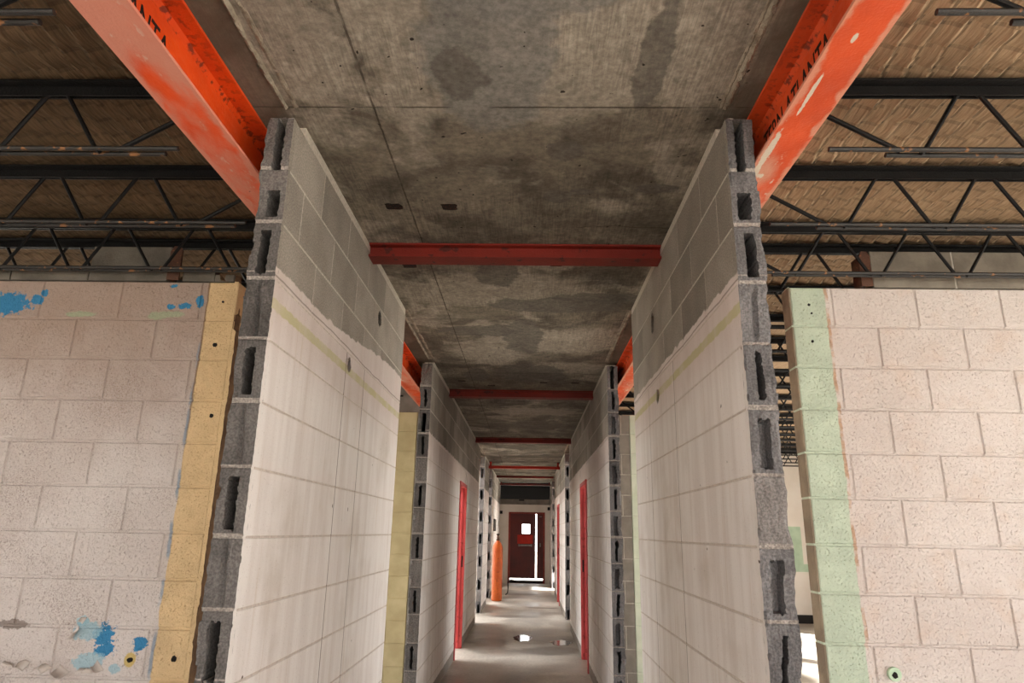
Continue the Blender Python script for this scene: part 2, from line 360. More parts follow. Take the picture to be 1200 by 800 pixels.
def block_wall(mb, P, u0, u1, t0, t1, k0, k1, joints, zmax=None, j=.009, rec=.0025, skip_a=False, holes=(), raw_above=99, zmin=0., mi=0, mo=1, base_rec=None, mh=None, ch=.0022):
    """joints(k) -> (list of u of head joints, recess of those joints)"""
    for k in range(k0, k1):
        za, zb = max(zc(k), zmin), zc(k + 1)
        if zmax: zb = min(zb, zmax)
        js, jr = joints(k); js = [u for u in js if u0 + .03 < u < u1 - .03]
        br = rec if base_rec is None else base_rec(k)
        mb_strip = (zb - j / 2, min(zb + j / 2, zmax or 99))
        edges = [u0] + list(js) + [u1]
        for i in range(len(edges) - 1):
            a = edges[i] + (j / 2 if i else 0); b = edges[i + 1] - (j / 2 if i < len(edges) - 2 else 0)
            z0, z1 = za + (j / 2 if k > k0 or zmin == 0. and k > k0 else 0), zb - j / 2
            tone = R.random(); hit = [h for h in holes if a < h[0] < b and z0 < h[2] < z1]
            sk = 'a' if (i == 0 and skip_a) else ''
            if hit:
                hu0, hu1, hz0, hz1 = hit[0]
                hu1 = min(hu1, b - .004); hz1 = min(hz1, z1 - .004)
                hole_block(mb, P, a, b, t0, t1, z0, z1, hu0, hu1, hz0, hz1, mi, tone, sk)
            else: block(mb, P, a, b, t0, t1, z0, z1, mi, tone, sk, ch)
        for u in js: bx(mb, P, u - j / 2, u + j / 2, t0 + jr, t1 - jr, za, zb - j / 2, mh if mh and jr < .001 else mo)
        if k < k1 - 1 or zmax: bx(mb, P, u0, u1, t0 + br, t1 - br, zb - j / 2, zb + j / 2, mo)
def bx(mb, P, u0, u1, t0, t1, z0, z1, mi=0, t=.5):
    mb.hexa([P(u0, t0, z0), P(u1, t0, z0), P(u1, t1, z0), P(u0, t1, z0), P(u0, t0, z1), P(u1, t0, z1), P(u1, t1, z1), P(u0, t1, z1)], mi, t)
def hole_block(mb, P, a, b, t0, t1, z0, z1, u0, u1, w0, w1, mi, tone, sk):
    """block with a ragged hole punched through its corridor face into the core (corridor face is t0)"""
    A, B = max(u0 - .055, a + .004), min(u1 + .055, b - .004)
    if A - a > .01: block(mb, P, a, A, t0, t1, z0, z1, mi, tone, sk, .0015)
    if b - B > .01: block(mb, P, B, b, t0, t1, z0, z1, mi, tone, '', .0015)
    n = 24; ins, outr = [], []
    cu, cz = (u0 + u1) / 2, (w0 + w1) / 2
    for k in range(n):
        th = 2 * math.pi * k / n; c, sn = math.cos(th), math.sin(th); r = .8 + .35 * R.random()
        ins.append((min(max(cu + (u1 - u0) / 2 * r * c, A + .002), B - .002), min(max(cz + (w1 - w0) / 2 * r * sn, z0 + .004), z1 - .004)))
        q = max(abs(c), abs(sn)); c, sn = c / q, sn / q
        outr.append((cu + ((B - cu) if c > 0 else (cu - A)) * c, cz + ((z1 - cz) if sn > 0 else (cz - z0)) * sn))
    o = len(mb.v); mb.v += [P(u, t0, z) for u, z in ins] + [P(u, t0, z) for u, z in outr] + [P(u, t0 + .004, z) for u, z in ins] + [P(u, t0 + .004, z) for u, z in outr]
    for k in range(n):
        j = (k + 1) % n; mb.quad([o + k, o + j, o + n + j, o + n + k], mi, tone); mb.quad([o + k, o + 2 * n + k, o + 2 * n + j, o + j], mi, tone)
        mb.quad([o + 2 * n + k, o + 3 * n + k, o + 3 * n + j, o + 2 * n + j], mi, tone)
    bx(mb, P, A, B, t1 - .014, t1, z0, z1, mi, tone)

def wall_end(mb, xi, xo, y0, spec, z1=None, nx=26, dz=.0055, mi=2, back=.03, rough=1., mo=2, notch=None, zs=0.):
    """broken wall end facing -y as real relief: xi corridor face, xo outer face; spec[k] = kind of course"""
    z1 = z1 or zc(7); nzr = max(8, int((z1 - zs) / dz)); sd = xi * 7
    def slot(u, z, z0, ua, ub, fa, fb):
        w = nz(z * 60, sd, 1) * .05; a, b = ua + w, ub + nz(z * 55, sd, 5) * .05
        za = z0 + CH * (fa + nz(u * 9, z0 * 5, sd) * .03); zb = z0 + CH * (fb + nz(u * 9, z0 * 7, sd + 3) * .03)
        return a < u < b and za < z < zb
    G = np.zeros((nzr + 1, nx + 1)); T = np.zeros((nzr + 1, nx + 1)); EO = np.zeros(nzr + 1); EI = np.zeros(nzr + 1)
    for r in range(nzr + 1):
        z = zs + (z1 - zs) * r / nzr; k = math.floor((z - H0) / CH); z0 = zc(k); fz = (z - z0) / CH
        kind = spec.get(k, 'groove' if k % 2 else 'slot')
        EO[r] = (nz(z * 9, sd, 2) * .010 + nz(z * 40, sd, 4) * .004 + (.002 if k % 2 else -.001)) * rough
        EI[r] = nz(z * 50, sd, 9) * .0015 * rough; jt = min(fz, 1 - fz) * CH
        if jt < .005: EI[r] -= .002
        for c in range(nx + 1):
            u = c / nx; n = nz(u * 5, z * 25, sd) * .5 + nz(u * 16, z * 90, sd) * .5; d = .003 + .004 * n * rough; t = 0.
            d += .004 * (1 if k % 2 else 0)
            if jt < .006: d += .004 - .010 * max(0, nz(u * 4, z0 * 3, sd)); t = .75
            if kind == 'slot' and slot(u, z, z0, .36, .70, .10, .84): d = .33
            elif kind == 'slim' and slot(u, z, z0, .40, .60, .14, .86): d = .25
            elif kind == 'recess' and slot(u, z, z0, .30, .66, .12, .82): d = .035 + .05 * (u - .3)
            elif kind == 'crack' and slot(u, z, z0, .34 + .16 * fz, .52 + .1 * fz, 0, .84): d = .2
            elif kind == 'open' and slot(u, z, z0, .30, .62, .0, 1.1): d = .30
            elif kind == 'square' and slot(u, z, z0, .22, .66, .12, .58): d = .25
            elif kind == 'groove':
                q = abs(u - .50 - .14 * (fz - .5)); fade = min(1, min(fz, 1 - fz) * 7)
                d += .016 * max(0, 1 - q / .11) ** .6 * fade if q < .11 else 0
            elif kind == 'smear': d -= .004 * nz(u * 3, z * 7 + u * 4, sd + 8); t = max(t, .25)
            if d < .02 and .10 < (jt / CH) and kind in ('slot', 'slim') and fz < .12: t = .6
            if u > .88 and nz(z * 14, sd, 7) > .22: d += .012 * (u - .88) / .12
            if u < .06 and nz(z * 22, sd, 3) > .35: d += .006
            G[r, c] = d; T[r, c] = t
    o = len(mb.v); sg = 1 if xo > xi else -1
    for r in range(nzr + 1):
        z = zs + (z1 - zs) * r / nzr; a = xi - sg * EI[r]; b = xo + sg * EO[r]
        if notch and z > notch[0]: b = xi + (b - xi) * notch[1]
        for c in range(nx + 1): mb.v.append((a + (b - a) * c / nx, y0 + G[r, c], z))
    W = nx + 1
    for r in range(nzr):
        for c in range(nx):
            q = [o + r * W + c, o + r * W + c + 1, o + (r + 1) * W + c + 1, o + (r + 1) * W + c]
            mb.quad(q if sg > 0 else q[::-1], mi, float(T[r, c]))
    for cc in (0, nx):
        p = len(mb.v)
        for r in range(nzr + 1): v = mb.v[o + r * W + cc]; mb.v.append((v[0], y0 + back, v[2]))
        for r in range(nzr): mb.quad([o + r * W + cc, o + (r + 1) * W + cc, p + r + 1, p + r], 0 if cc == 0 else mi, .5)
    p = len(mb.v)
    for c in range(nx + 1): v = mb.v[o + nzr * W + c]; mb.v.append((v[0], y0 + back, v[2]))
    for c in range(nx): mb.quad([o + nzr * W + c, o + nzr * W + c + 1, p + c + 1, p + c], mi, .5)

def corridor_wall(side, y0, y1, mats, spec, name, near=False, holes=(), door=None, fine=(10, .02), notch=None):
    xi = XL if side == 'L' else XR; sg = -1 if side == 'L' else 1
    P = lambda u, t, z: (xi + sg * t, u, z)
    mb = MB(); o2 = y0 + .028
    def joints(k):
        if near and k < 4:
            base = [2.955, 3.30] if side == 'L' else [3.05, 3.70]
            return base, .0006
        ph = 2.21 if k % 2 else 2.42
        return [ph + CW * n for n in range(-1, 60)], (.0015 if near else .002)
    br = (lambda k: .0016 if k < 3 else .0012) if near else None
    spans = [(o2, y1, -7, 7)]
    if door:   # opening with three courses left out above? -> solid course over the head
        d0, d1, top = door; kt = int(math.ceil((top - H0) / CH))
        spans = [(o2, d0, -7, kt), (d1, y1, -7, kt), (o2, y1, kt, 7)]
    for i, (a, b, k0, k1) in enumerate(spans):
        block_wall(mb, P, a, b, 0, TH, k0, k1, joints, skip_a=(a == o2), holes=holes, base_rec=br, zmin=0. if k0 == -7 else -1, zmax=None, j=.007 if near else .009, mh=3 if near else None)
        if k1 == 7: bx(mb, P, a + (.10 if a == o2 else 0), b, .002, TH - .002, zc(7) - .006, SLAB, 1)
    if door: bx(mb, P, d0, d1, .004, TH - .004, top, zc(kt) + .006, 0)
    wall_end(mb, xi, xi + sg * TH, y0, spec, nx=fine[0], dz=fine[1], notch=notch)
    return struct(mb.build(name, mats))

SL = {-7: 'slot', -6: 'groove', -5: 'slot', -4: 'groove', -3: 'groove', -2: 'slot', -1: 'groove', 0: 'slot', 1: 'groove', 2: 'slot', 3: 'groove', 4: 'slot', 5: 'square', 6: 'open'}
SR = {-7: 'slot', -6: 'slim', -5: 'recess', -4: 'slot', -3: 'smear', -2: 'crack', -1: 'recess', 0: 'smear', 1: 'recess', 2: 'slim', 3: 'groove', 4: 'slot', 5: 'square', 6: 'open'}
S2 = {k: ('slim' if k % 2 else 'smear') for k in range(-8, 8)}; S2[4] = 'slot'; S2[6] = 'smear'
S2R = {k: ('slim' if k % 2 else 'recess') for k in range(-8, 8)}; S2R[6] = 'open'
S3 = {k: ('slot' if k % 2 else 'smear') for k in range(-8, 8)}
hz = lambda h: EYE + h
corridor_wall('L', 2.03, 4.265, [M['w1l'], M['m1l'], M['end'], M['hj']], SL, 'wall_left', True, [(3.49, 3.585, hz(1.085), hz(1.175)), (2.972, 3.045, hz(.70), hz(.775))], fine=(30, .005))
corridor_wall('R', 2.03, 4.215, [M['w1r'], M['m1r'], M['endr'], M['hj']], SR, 'wall_right', True, [(3.46, 3.55, hz(1.06), hz(1.165)), (3.40, 3.485, hz(.655), hz(.735))], fine=(30, .005))
corridor_wall('L', 5.60, 11.70, [M['w2'], M['m2'], M['end']], S2, 'wall_left', door=(8.38, 9.26, 2.03), fine=(18, .009))
corridor_wall('R', 5.62, 11.05, [M['w2'], M['m2'], M['endr']], S2R, 'wall_right', door=(7.80, 8.68, 2.03), fine=(18, .009))
corridor_wall('L', 13.05, 14.7, [M['w2'], M['m2'], M['endr']], S3, 'wall_left', fine=(8, .025))
corridor_wall('R', 12.4, 17.3, [M['w2'], M['m2'], M['endr']], S3, 'wall_right', door=(14.6, 15.5, 2.03), fine=(8, .025))
corridor_wall('L', 15.95, 20.8, [M['w2'], M['m2'], M['endr']], S3, 'wall_left', fine=(8, .025))
corridor_wall('R', 19.1, 20.8, [M['w2'], M['m2'], M['endr']], S3, 'wall_right', fine=(8, .025))

def cross_wall(name, x0, x1, y, k1, mats, ph, top=None, strip=None, jag=None):
    P = lambda u, t, z: (u, y + t, z); mb = MB()
    def joints(k):
        p = ph if k % 2 else ph + CW / 2
        js = [p + CW * n for n in range(-24, 24)]
        return js, .006
    block_wall(mb, P, x0, x1, 0, TH, -7, k1, joints, rec=.006, j=.008, ch=.005)
    return mb
# near left room wall: ochre strip at its broken right end
mb = cross_wall('wall', -4.6, -1.47, 3.135, 6, None, -1.65 - CW * 6)
sd = 5.
n = 150
o = len(mb.v)           # ragged end pieces: jagged edge column, broken away at the top
for r in range(n + 1):
    z = zc(6) * r / n; e = -1.452 + nz(z * 11, 3) * .008 + nz(z * 45, 7) * .004
    if z > zc(5) + .03: e = -1.475 - .018 * (z - zc(5) - .03) / .17 + nz(z * 30, 1) * .006
    elif z > zc(4) + .16: e = -1.452 - .02
    for (x, y) in ((-1.472, 3.1355), (e, 3.1355), (e + .010 + nz(z * 24, 5) * .008, 3.18), (e - .004, 3.225), (-1.472, 3.2265)): mb.v.append((x, y, z))
for r in range(n):
    for c in range(4): mb.quad([o + r * 5 + c, o + r * 5 + c + 1, o + r * 5 + 6 + c, o + r * 5 + 5 + c], 0 if c == 0 else 2)
mb.quad([o + n * 5 + c for c in range(5)], 2)
WCL = struct(mb.build('wall_back_left', [M['cl'], M['cl'], M['wood']]))
mb = cross_wall('wall', 1.28, 5.6, 3.135, 6, None, 1.477 - CW * 6)
mb.box(1.2745, 1.28, 3.141, 3.222, 0, zc(6), 1)
for k in range(-7, 6):
    mb.box(1.2735, 1.2805, 3.1375, 3.226, max(0, zc(k) + .005), zc(k + 1) - .005, 2)
WCR = struct(mb.build('wall_back_right', [M['cr'], M['cr'], M['ret']]))
# bare filler courses above the painted walls, between the joists; left ones darker than right
mb = MB(); P = lambda u, t, z: (u, 3.137 + t, z)
block(mb, P, -2.25, -1.845, 0, .085, zc(6) + .002, zc(7) - .015, 0, .3)
for a, b, z in [(-4.6, -2.66, .055), (-2.655, -2.255, .05), (-1.765, -1.60, .075), (-1.598, -1.50, .04)]: block(mb, P, a, b, 0, .085, zc(6) + .002, zc(6) + z, 0, .4 + .3 * R.random())
struct(mb.build('wall_upper_left', [m_plain('dark_grey_block', (104, 98, 90), (84, 79, 72), 9)]))
mb = MB()
for i in range(9): block(mb, P, 1.69 + CW * i + .004, 1.69 + CW * (i + 1) - .004, 0, .085, zc(6) + .002, zc(7) - .01, 0, R.random())
for i in range(1, 9): bx(mb, P, 1.686 + CW * i, 1.694 + CW * i, .002, .083, zc(6), zc(7) - .01, 1)
struct(mb.build('wall_upper_right', [m_plain('mid_grey_block', (122, 115, 105), (102, 96, 87), 9), M['greym']]))
# further room walls seen through the openings
mb = cross_wall('w', -4.6, -1.16, 6.9, 6, None, -1.35 - CW * 8)
P = lambda u, t, z: (u, 6.9 + t, z)
block_wall(mb, P, -1.155, XL - TH - .002, 0, TH, -7, 6, lambda k: ([-1.05] if k % 2 else [], .002), mi=2, mo=3)
block_wall(mb, lambda u, t, z: (u, 6.93 + t, z), -4.6, -.95, 0, .06, 6, 7, lambda k: ([-1.7 - CW * n for n in range(8)], .002), mi=2, mo=3, zmax=ROOF)
mb.box(-4.6, -.95, 6.93, 6.99, zc(7) - .01, ROOF, 2)
struct(mb.build('wall_middle_left', [M['yellow'], M['yellow'], M['greyb'], M['greym']]))
mb = cross_wall('w', 1.04, 2.2, 6.9, 6, None, 1.2 - CW * 8)
block_wall(mb, P, XR + TH + .002, 1.036, 0, TH, -7, 6, lambda k: ([.95] if k % 2 else [], .002), mi=2, mo=3)
struct(mb.build('wall_middle_right', [M['mint'], M['mint'], M['greyb'], M['greym']]))
for y in (10.5, 14.2, 17.8):
    mb = MB(); mb.box(-4.6, -1.0, y, y + TH, 0, ROOF if y > 11 else zc(6)); struct(mb.build('wall_far_left', M['white']))
    if y == 14.2: mb = MB(); mb.box(1.3, 5.6, y + .3, y + .3 + TH, 0, zc(6)); struct(mb.build('wall_far_right', M['white']))
mb = MB(); mb.box(.78, 5.6, 12.6, 12.7, 0, ROOF); mb.box(4.62, 4.9, 12.594, 12.601, .85, 1.62, 1); mb.box(4.9, 5.25, 12.594, 12.601, .85, .98, 1)
struct(mb.build('wall_end_right', [M['white'], M['mintp']]))
mb = MB(); mb.box(.78, 5.6, 12.585, 12.6, 0, .14); struct(mb.build('baseboard_right', M['dark']))

# ------------------------------------------------------------------ floor, slab, roof, shell
mb = MB(); mb.box(-4.7, 5.7, -5.5, 20.9, -.12, 0); struct(mb.build('floor', M['floor']))
mb = MB(); mb.box(-40, 40, -40, 60, -.4, -.13); struct(mb.build('ground', M['ground']))
mb = MB(); mb.box(-1.02, .80, -5.5, 20.45, SLAB, SLAB + .19)
CE = struct(mb.build('ceiling', M['slab']))
def ridge(x, y0, y1, w, h, seed):
    mb = MB(); n = max(4, int((y1 - y0) / .012)); o = len(mb.v)
    for i in range(n + 1):
        y = y0 + (y1 - y0) * i / n
        for t, hh in ((-1, 0), (-.5, .8), (.1, 1.), (.6, .6), (1, 0)):
            a = nz(y * 8, seed) * .5 + nz(y * 40, seed, t) * .5
            mb.v.append((x + w * t + .006 * a, y, SLAB + .002 - hh * h * max(.1, .65 + a)))
    for i in range(n):
        for c in range(4): mb.quad([o + i * 5 + c, o + i * 5 + c + 1, o + i * 5 + 6 + c, o + i * 5 + 5 + c])
    return mb.build('mortar_ridge', M['ridge'], CE)
for y0, y1 in ((-.5, 2.03), (4.27, 5.6), (11.7, 13.05)):
    ridge(-.873, y0, y1, .010, .018, 2.); ridge(-.835, y0, y1, .013, .007, 5.)
for y0, y1 in ((-.5, 2.03), (4.22, 5.62), (11.05, 12.4)):
    ridge(.672, y0, y1, .014, .016, 8.); ridge(.655, y0, y1, .008, .008, 11.)

def deck(name, x0, x1, mat, sgn):
    mb = MB(); xs = np.arange(x0, x1 + .001, .077 / 8); ys = np.arange(.9, 4.5, .0998 / 7); o = len(mb.v); W = len(xs)
    kn = {}
    for y in ys:
        for x in xs:
            row = math.floor(y / .0998); xx = x + .012 * nz(y * 6, x * 2) + sgn * .012 * math.sin(y * 9)
            fx = (xx / .077) % 1; fy = (y / .0998) % 1; col = math.floor(xx / .077 + .5); rr = math.floor(y / .0998 + .5)
            g = fx if sgn > 0 else 1 - fx
            sag = .022 * (g ** 1.6) * (1 - max(0, g - .86) / .14) + .006 * math.sin(math.pi * fy) + .012 * nz(x * 2.5, y * 2.5)
            key = (col, rr); kn.setdefault(key, R.random())
            dx, dy = (xx / .077 - col) * .077, (y / .0998 - rr) * .0998
            k = math.exp(-(dx * dx + dy * dy) / (2 * .009 ** 2)) if kn[key] > (.25 if sgn > 0 else .4) else 0
            mb.v.append((x, y, ROOF + .012 - sag - .006 * k))
    for j in range(len(ys) - 1):
        for i in range(W - 1):
            x, y = xs[i], ys[j]; xx = x + .012 * nz(y * 6, x * 2) + sgn * .012 * math.sin(y * 9)
            col = math.floor(xx / .077 + .5); rr = math.floor(y / .0998 + .5); dx, dy = (xx / .077 - col) * .077, (y / .0998 - rr) * .0998
            t = (.9 if sgn > 0 else .6) if kn.get((col, rr), 0) > .4 and abs(dx - .4 * dy) < .006 and abs(dy) < .013 else 0.
            if t == 0 and abs(dy) < .007 and nz(x * 20, rr * 3) > -.2: t = .4
            if t == 0 and abs(dx - sgn * .004) < .0052: t = .55  # fold lines darkened: crease shade put into the tone
            mb.quad([o + j * W + i, o + j * W + i + 1, o + (j + 1) * W + i + 1, o + (j + 1) * W + i], 0, t)
    # rest of the roof, plain
    xa, xb = (x1, 5.8) if x0 > 0 else (-4.8, x0)
    mb.box(min(xs), max(xs), -5.6, .9, ROOF, ROOF + .06, 0, 0.); 
    cuts = [float(ys[-1])] + ([7.4, 9.6, 11.2, 13.4, 14.7, 16.2, 16.9, 19.0] if x0 < 0 else []) + [21.5]  # unseen roof openings, added to let daylight reach the corridor
    for q in range(0, len(cuts), 2): mb.box(min(xs), max(xs), cuts[q], cuts[q + 1], ROOF, ROOF + .06, 0, 0.)
    for q in range(1, len(cuts) - 1, 2): mb.box(-1.25, max(xs), cuts[q], cuts[q + 1], ROOF, ROOF + .06, 0, 0.)
    mb.box(xa, xb, -5.6, 15.6, ROOF, ROOF + .06, 0, 0.); mb.box(xa, xb, 16.7 if x0 > 0 else 15.6, 21.5, ROOF, ROOF + .06, 0, 0.)  # the right gap is one more unseen opening added for daylight
    mb.box(min(xs), max(xs), .9, 4.5, ROOF + .03, ROOF + .06, 0, 0.)
    o = mb.build(name, mat, recalc=False); return struct(o)
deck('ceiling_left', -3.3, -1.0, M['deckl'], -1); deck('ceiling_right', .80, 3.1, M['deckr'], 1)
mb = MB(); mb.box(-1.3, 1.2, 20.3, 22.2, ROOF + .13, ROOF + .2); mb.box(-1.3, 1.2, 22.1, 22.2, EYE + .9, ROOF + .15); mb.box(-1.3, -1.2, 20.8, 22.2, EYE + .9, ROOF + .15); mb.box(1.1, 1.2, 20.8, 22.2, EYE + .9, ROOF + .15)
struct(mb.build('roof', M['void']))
def outer(name, x, y0, y1, sill, head, pier, n):
    mb = MB(); mb.box(x - .1, x + .1, y0, y1, 0, sill); mb.box(x - .1, x + .1, y0, y1, head, ROOF)
    for i in range(n + 1):
        y = y0 + (y1 - y0) * i / n; mb.box(x - .1, x + .1, max(y0, y - pier), min(y1, y + pier), sill, head)
    return struct(mb.build(name, M['ext']))
outer('wall_outer_left', -4.7, -5.5, 3.2, .6, 2.2, .95, 3); outer('wall_outer_left', -4.7, 3.2, 20.9, .2, 2.75, .1, 5)
outer('wall_outer_right', 5.7, -5.5, 3.2, .4, 2.6, .3, 3); outer('wall_outer_right', 5.7, 3.2, 10.2, .1, 2.75, .1, 2); outer('wall_outer_right', 5.7, 12.7, 20.9, .1, 2.75, .1, 2)
mb = MB(); mb.box(5.6, 5.8, 10.2, 12.7, 0, ROOF); struct(mb.build('wall_outer_right', M['ext']))  # unseen windowless stretch, added to keep sun off the far right wall
mb = MB(); mb.box(-4.7, 5.7, -5.6, -5.5, 2.3, SLAB + .19)
for x in (-4.6, -1.7, 1.7, 5.6): mb.box(x - .35, x + .35, -5.6, -5.5, 0, 2.3)
struct(mb.build('wall_front', M['ext']))

# end wall with the doors
DY = 20.8
mb = MB(); T = EYE + .965
mb.box(-4.6, -.571, DY, DY + .1, 0, T); mb.box(.519, 5.6, DY, DY + .1, 0, T); mb.box(-.571, .519, DY, DY + .1, EYE + .59, EYE + .81); mb.box(-.571, .519, DY + .001, DY + .1, EYE + .81, T, 1)
mb.box(XL, -.571, DY - .004, DY + .001, EYE + .81, T, 1); mb.box(.519, XR, DY - .004, DY + .001, EYE + .81, T, 1)
struct(mb.build('wall_end', [M['white'], M['greyb']]))
D1 = struct(empty('door_1', (0, DY, 0)))
mb = MB()
mb.box(-.571, -.515, DY - .015, DY + .11, 0, EYE + .59); mb.box(.466, .519, DY - .015, DY + .11, 0, EYE + .59); mb.box(-.515, .466, DY - .015, DY + .11, EYE + .54, EYE + .59)
mb.build('door_frame', M['frame'], D1)
mb = MB(); mb.box(-.515, .466, DY + .0, DY + .1, 0, .075); mb.build('threshold', M['dark'], D1)
mb = MB(); lx0, lx1, y0, y1, zb, zt = -.516, .236, DY + .03, DY + .075, .135, EYE + .541
mb.box(lx0, -.165, y0, y1, zb, zt); mb.box(.075, lx1, y0, y1, zb, zt); mb.box(-.165, .075, y0, y1, zb, EYE - .03); mb.box(-.165, .075, y0, y1, EYE + .24, zt)
leaf = mb.build('door_leaf', M['maroon'], D1)
mb = MB(); mb.box(-.165, .075, DY + .05, DY + .056, EYE - .03, EYE + .24); mb.build('window_pane', M['glass'], leaf)
mb = MB()
for a, b, c, d in ((-.19, .1, EYE - .055, EYE - .03), (-.19, .1, EYE + .24, EYE + .262), (-.19, -.165, EYE - .03, EYE + .24), (.075, .1, EYE - .03, EYE + .24)): mb.box(a, b, y0 - .008, y0 + .002, c, d)
mb.build('window_bead', M['maroon'], leaf)
mb = MB(); mb.box(-.30, .16, y0 - .004, y0 + .001, EYE - .32, EYE - .07); mb.build('faded_panel', M['redpan'], leaf)
mb = MB(); mb.box(-.27, .14, y0 - .06, y0 - .035, EYE - .39, EYE - .345); mb.box(-.27, -.23, y0 - .04, y0, EYE - .40, EYE - .33); mb.box(.10, .14, y0 - .04, y0, EYE - .40, EYE - .33); mb.build('push_bar', M['steel'], leaf, bevel=.004)
mb = MB(); mb.box(.282, .467, y0, y1, .135, zt); l2 = mb.build('door_leaf', M['maroon'], D1)
mb = MB(); mb.box(.36, .40, y0 - .03, y0, EYE - .40, EYE - .30); mb.build('handle', M['steel'], l2, bevel=.004)
mb = MB(); mb.box(.35, .42, y0 - .02, y0, EYE + .45, EYE + .48); mb.build('door_closer', M['steel'], l2, bevel=.004)
for x, z, nm in ((-.80, .575, 'a'), (.635, .70, 'b')):
    mb = MB(); mb.box(x - .04, x + .04, DY - .06, DY, EYE + z - .045, EYE + z + .045)
    tag(mb.build('junction_box', M['dark'], loc=(x, DY, EYE + z - .045), bevel=.006), 'small dark junction box on the end wall, ' + ('left' if nm == 'a' else 'right') + ' of the maroon doors', 'electrical box')
mb = MB(); mb.box(-.27, -.11, DY - .02, DY + .1, T - .05, T + .03); tag(mb.build('steel_plate', M['dark'], loc=(-.19, DY, T - .05)), 'small black plate notched into the wall top above the maroon doors', 'plate')

# ------------------------------------------------------------------ steel beams
def ibeam(poly_x, name, mat, y0, y1, text, tx, label):
    xa, xb = poly_x; xm = (xa + xb) / 2; w = .0075 / 2; zb, zt = EYE + 1.23, SLAB - .0005; fb = .013
    pr = [(xa, zb), (xb, zb), (xb, zb + fb - .003), (xm + w + .012, zb + fb), (xm + w, zb + fb + .012), (xm + w, zt - fb - .012), (xm + w + .012, zt - fb), (xb, zt - fb + .003), (xb, zt), (xa, zt), (xa, zt - fb + .003), (xm - w - .012, zt - fb), (xm - w, zt - fb - .012), (xm - w, zb + fb + .012), (xm - w - .012, zb + fb), (xa, zb + fb - .003)]
    mb = MB(); mb.prism(pr, 1, y0, y1)
    o = mb.build(name, mat, loc=(xm, 2., zb)); tag(o, label, 'beam', 'orange I-beams along the corridor')
    word, ya, yb, z0, z1 = text
    cu = bpy.data.curves.new('lettering', 'FONT'); cu.body = word; cu.extrude = .02; cu.offset = .012
    tmp = bpy.data.objects.new('lettering', cu); COL.objects.link(tmp)
    me = bpy.data.meshes.new_from_object(tmp.evaluated_get(bpy.context.evaluated_depsgraph_get())); bpy.data.objects.remove(tmp)
    co = np.array([v.co[:] for v in me.vertices]); lo, hi = co.min(0), co.max(0); sx, sz = abs(yb - ya) / (hi[0] - lo[0]), (z1 - z0) / (hi[1] - lo[1])
    face = xm + w if yb > ya else xm - w; dr = 1 if yb > ya else -1
    for v, c in zip(me.vertices, co): v.co = (face - xm + dr * .0006 * (1 if c[2] > 0 else -1), ya + dr * (c[0] - lo[0]) * sx - 2., z0 + (c[1] - lo[1]) * sz - zb)
    me.materials.clear(); me.materials.append(M['ink'])
    t = bpy.data.objects.new('lettering', me); COL.objects.link(t); t.parent = o; t['label'] = 'black stencilled letters'
ibeam((-1.135, -.990), 'steel_beam', M['beaml'], -5.49, 20.4, ('ATLANTA', 1.28, 1.612, EYE + 1.285, EYE + 1.355), 0, 'orange steel I-beam with a faded pinkish bottom flange, left of the corridor')
ibeam((.765, .897), 'steel_beam', M['beamr'], -5.49, 20.4, ('TERN-ATLANTA', 2.115, 1.58, EYE + 1.30, EYE + 1.376), 0, 'orange steel I-beam with cream paint scars on its flange, right of the corridor')

ordn = ['first', 'second', 'third', 'fourth', 'fifth', 'sixth']
for i, y in enumerate((3.18, 6.87, 10.55, 14.3, 17.9, 20.2)):
    dz = -.085 if i == 3 else -.04 if i == 5 else 0.; zt = SLAB - .0005 + dz; d = .075 if i < 3 else .05
    mb = MB(); xa, xb = (XL + .001, XR - .001)
    pr = [(y, zt), (y + .11, zt), (y + .11, zt - d), (y, zt - d), (y, zt - d + .012), (y + .03, zt - d + .016), (y + .03, zt - .014), (y, zt - .010)]
    mb.prism(pr, 0, xa, xb)
    if dz: 
        for x in (xa + .02, xb - .06): mb.box(x, x + .04, y + .04, y + .08, zt - .001, SLAB - .0005)
    tag(mb.build('cross_beam', M['bright'] if i == 3 else M['cross'], loc=(0, y, zt - d)), ('%s red crossbeam under the corridor ceiling counted from the camera' % ordn[i]) if i != 3 else 'fourth red crossbeam of the corridor, brighter and dropped below the slab', 'beam', 'red crossbeams of the corridor')

# rusty inserts in the slab soffit
TABS = [(-.632, 2.775, 'left rusty insert of the pair in front of the first red crossbeam'), (-.376, 2.776, 'right rusty insert of the pair in front of the first red crossbeam'),
        (-.68, 3.487, 'rusty slot just behind the left end of the first red crossbeam'), (.143, 3.45, 'rusty slot just behind the middle of the first red crossbeam'), (.45, 3.445, 'rusty slot just behind the right end of the first red crossbeam'),
        (-.668, 6.46, 'rusty slot before the second red crossbeam, the leftmost of four'), (-.383, 6.66, 'rusty slot before the second red crossbeam, the one nearest to it'), (.143, 6.49, 'rusty slot before the second red crossbeam, right of centre'), (.455, 6.49, 'rusty slot before the second red crossbeam, the rightmost of four')]
for x, y, lb in TABS:
    mb = MB(); w, l = .037, .026
    pts = [(x + w * math.copysign(abs(math.cos(a)) ** .35, math.cos(a)) + R.uniform(-.004, .004), y + l * math.copysign(abs(math.sin(a)) ** .35, math.sin(a)) + R.uniform(-.003, .003)) for a in [math.pi * 2 * k / 20 for k in range(20)]]
    mb.prism(pts, 2, SLAB - .003, SLAB + .02)
    tag(mb.build('ceiling_insert', M['rust'], loc=(x, y, SLAB - .003)), lb, 'metal insert', 'rusty inserts in the slab')

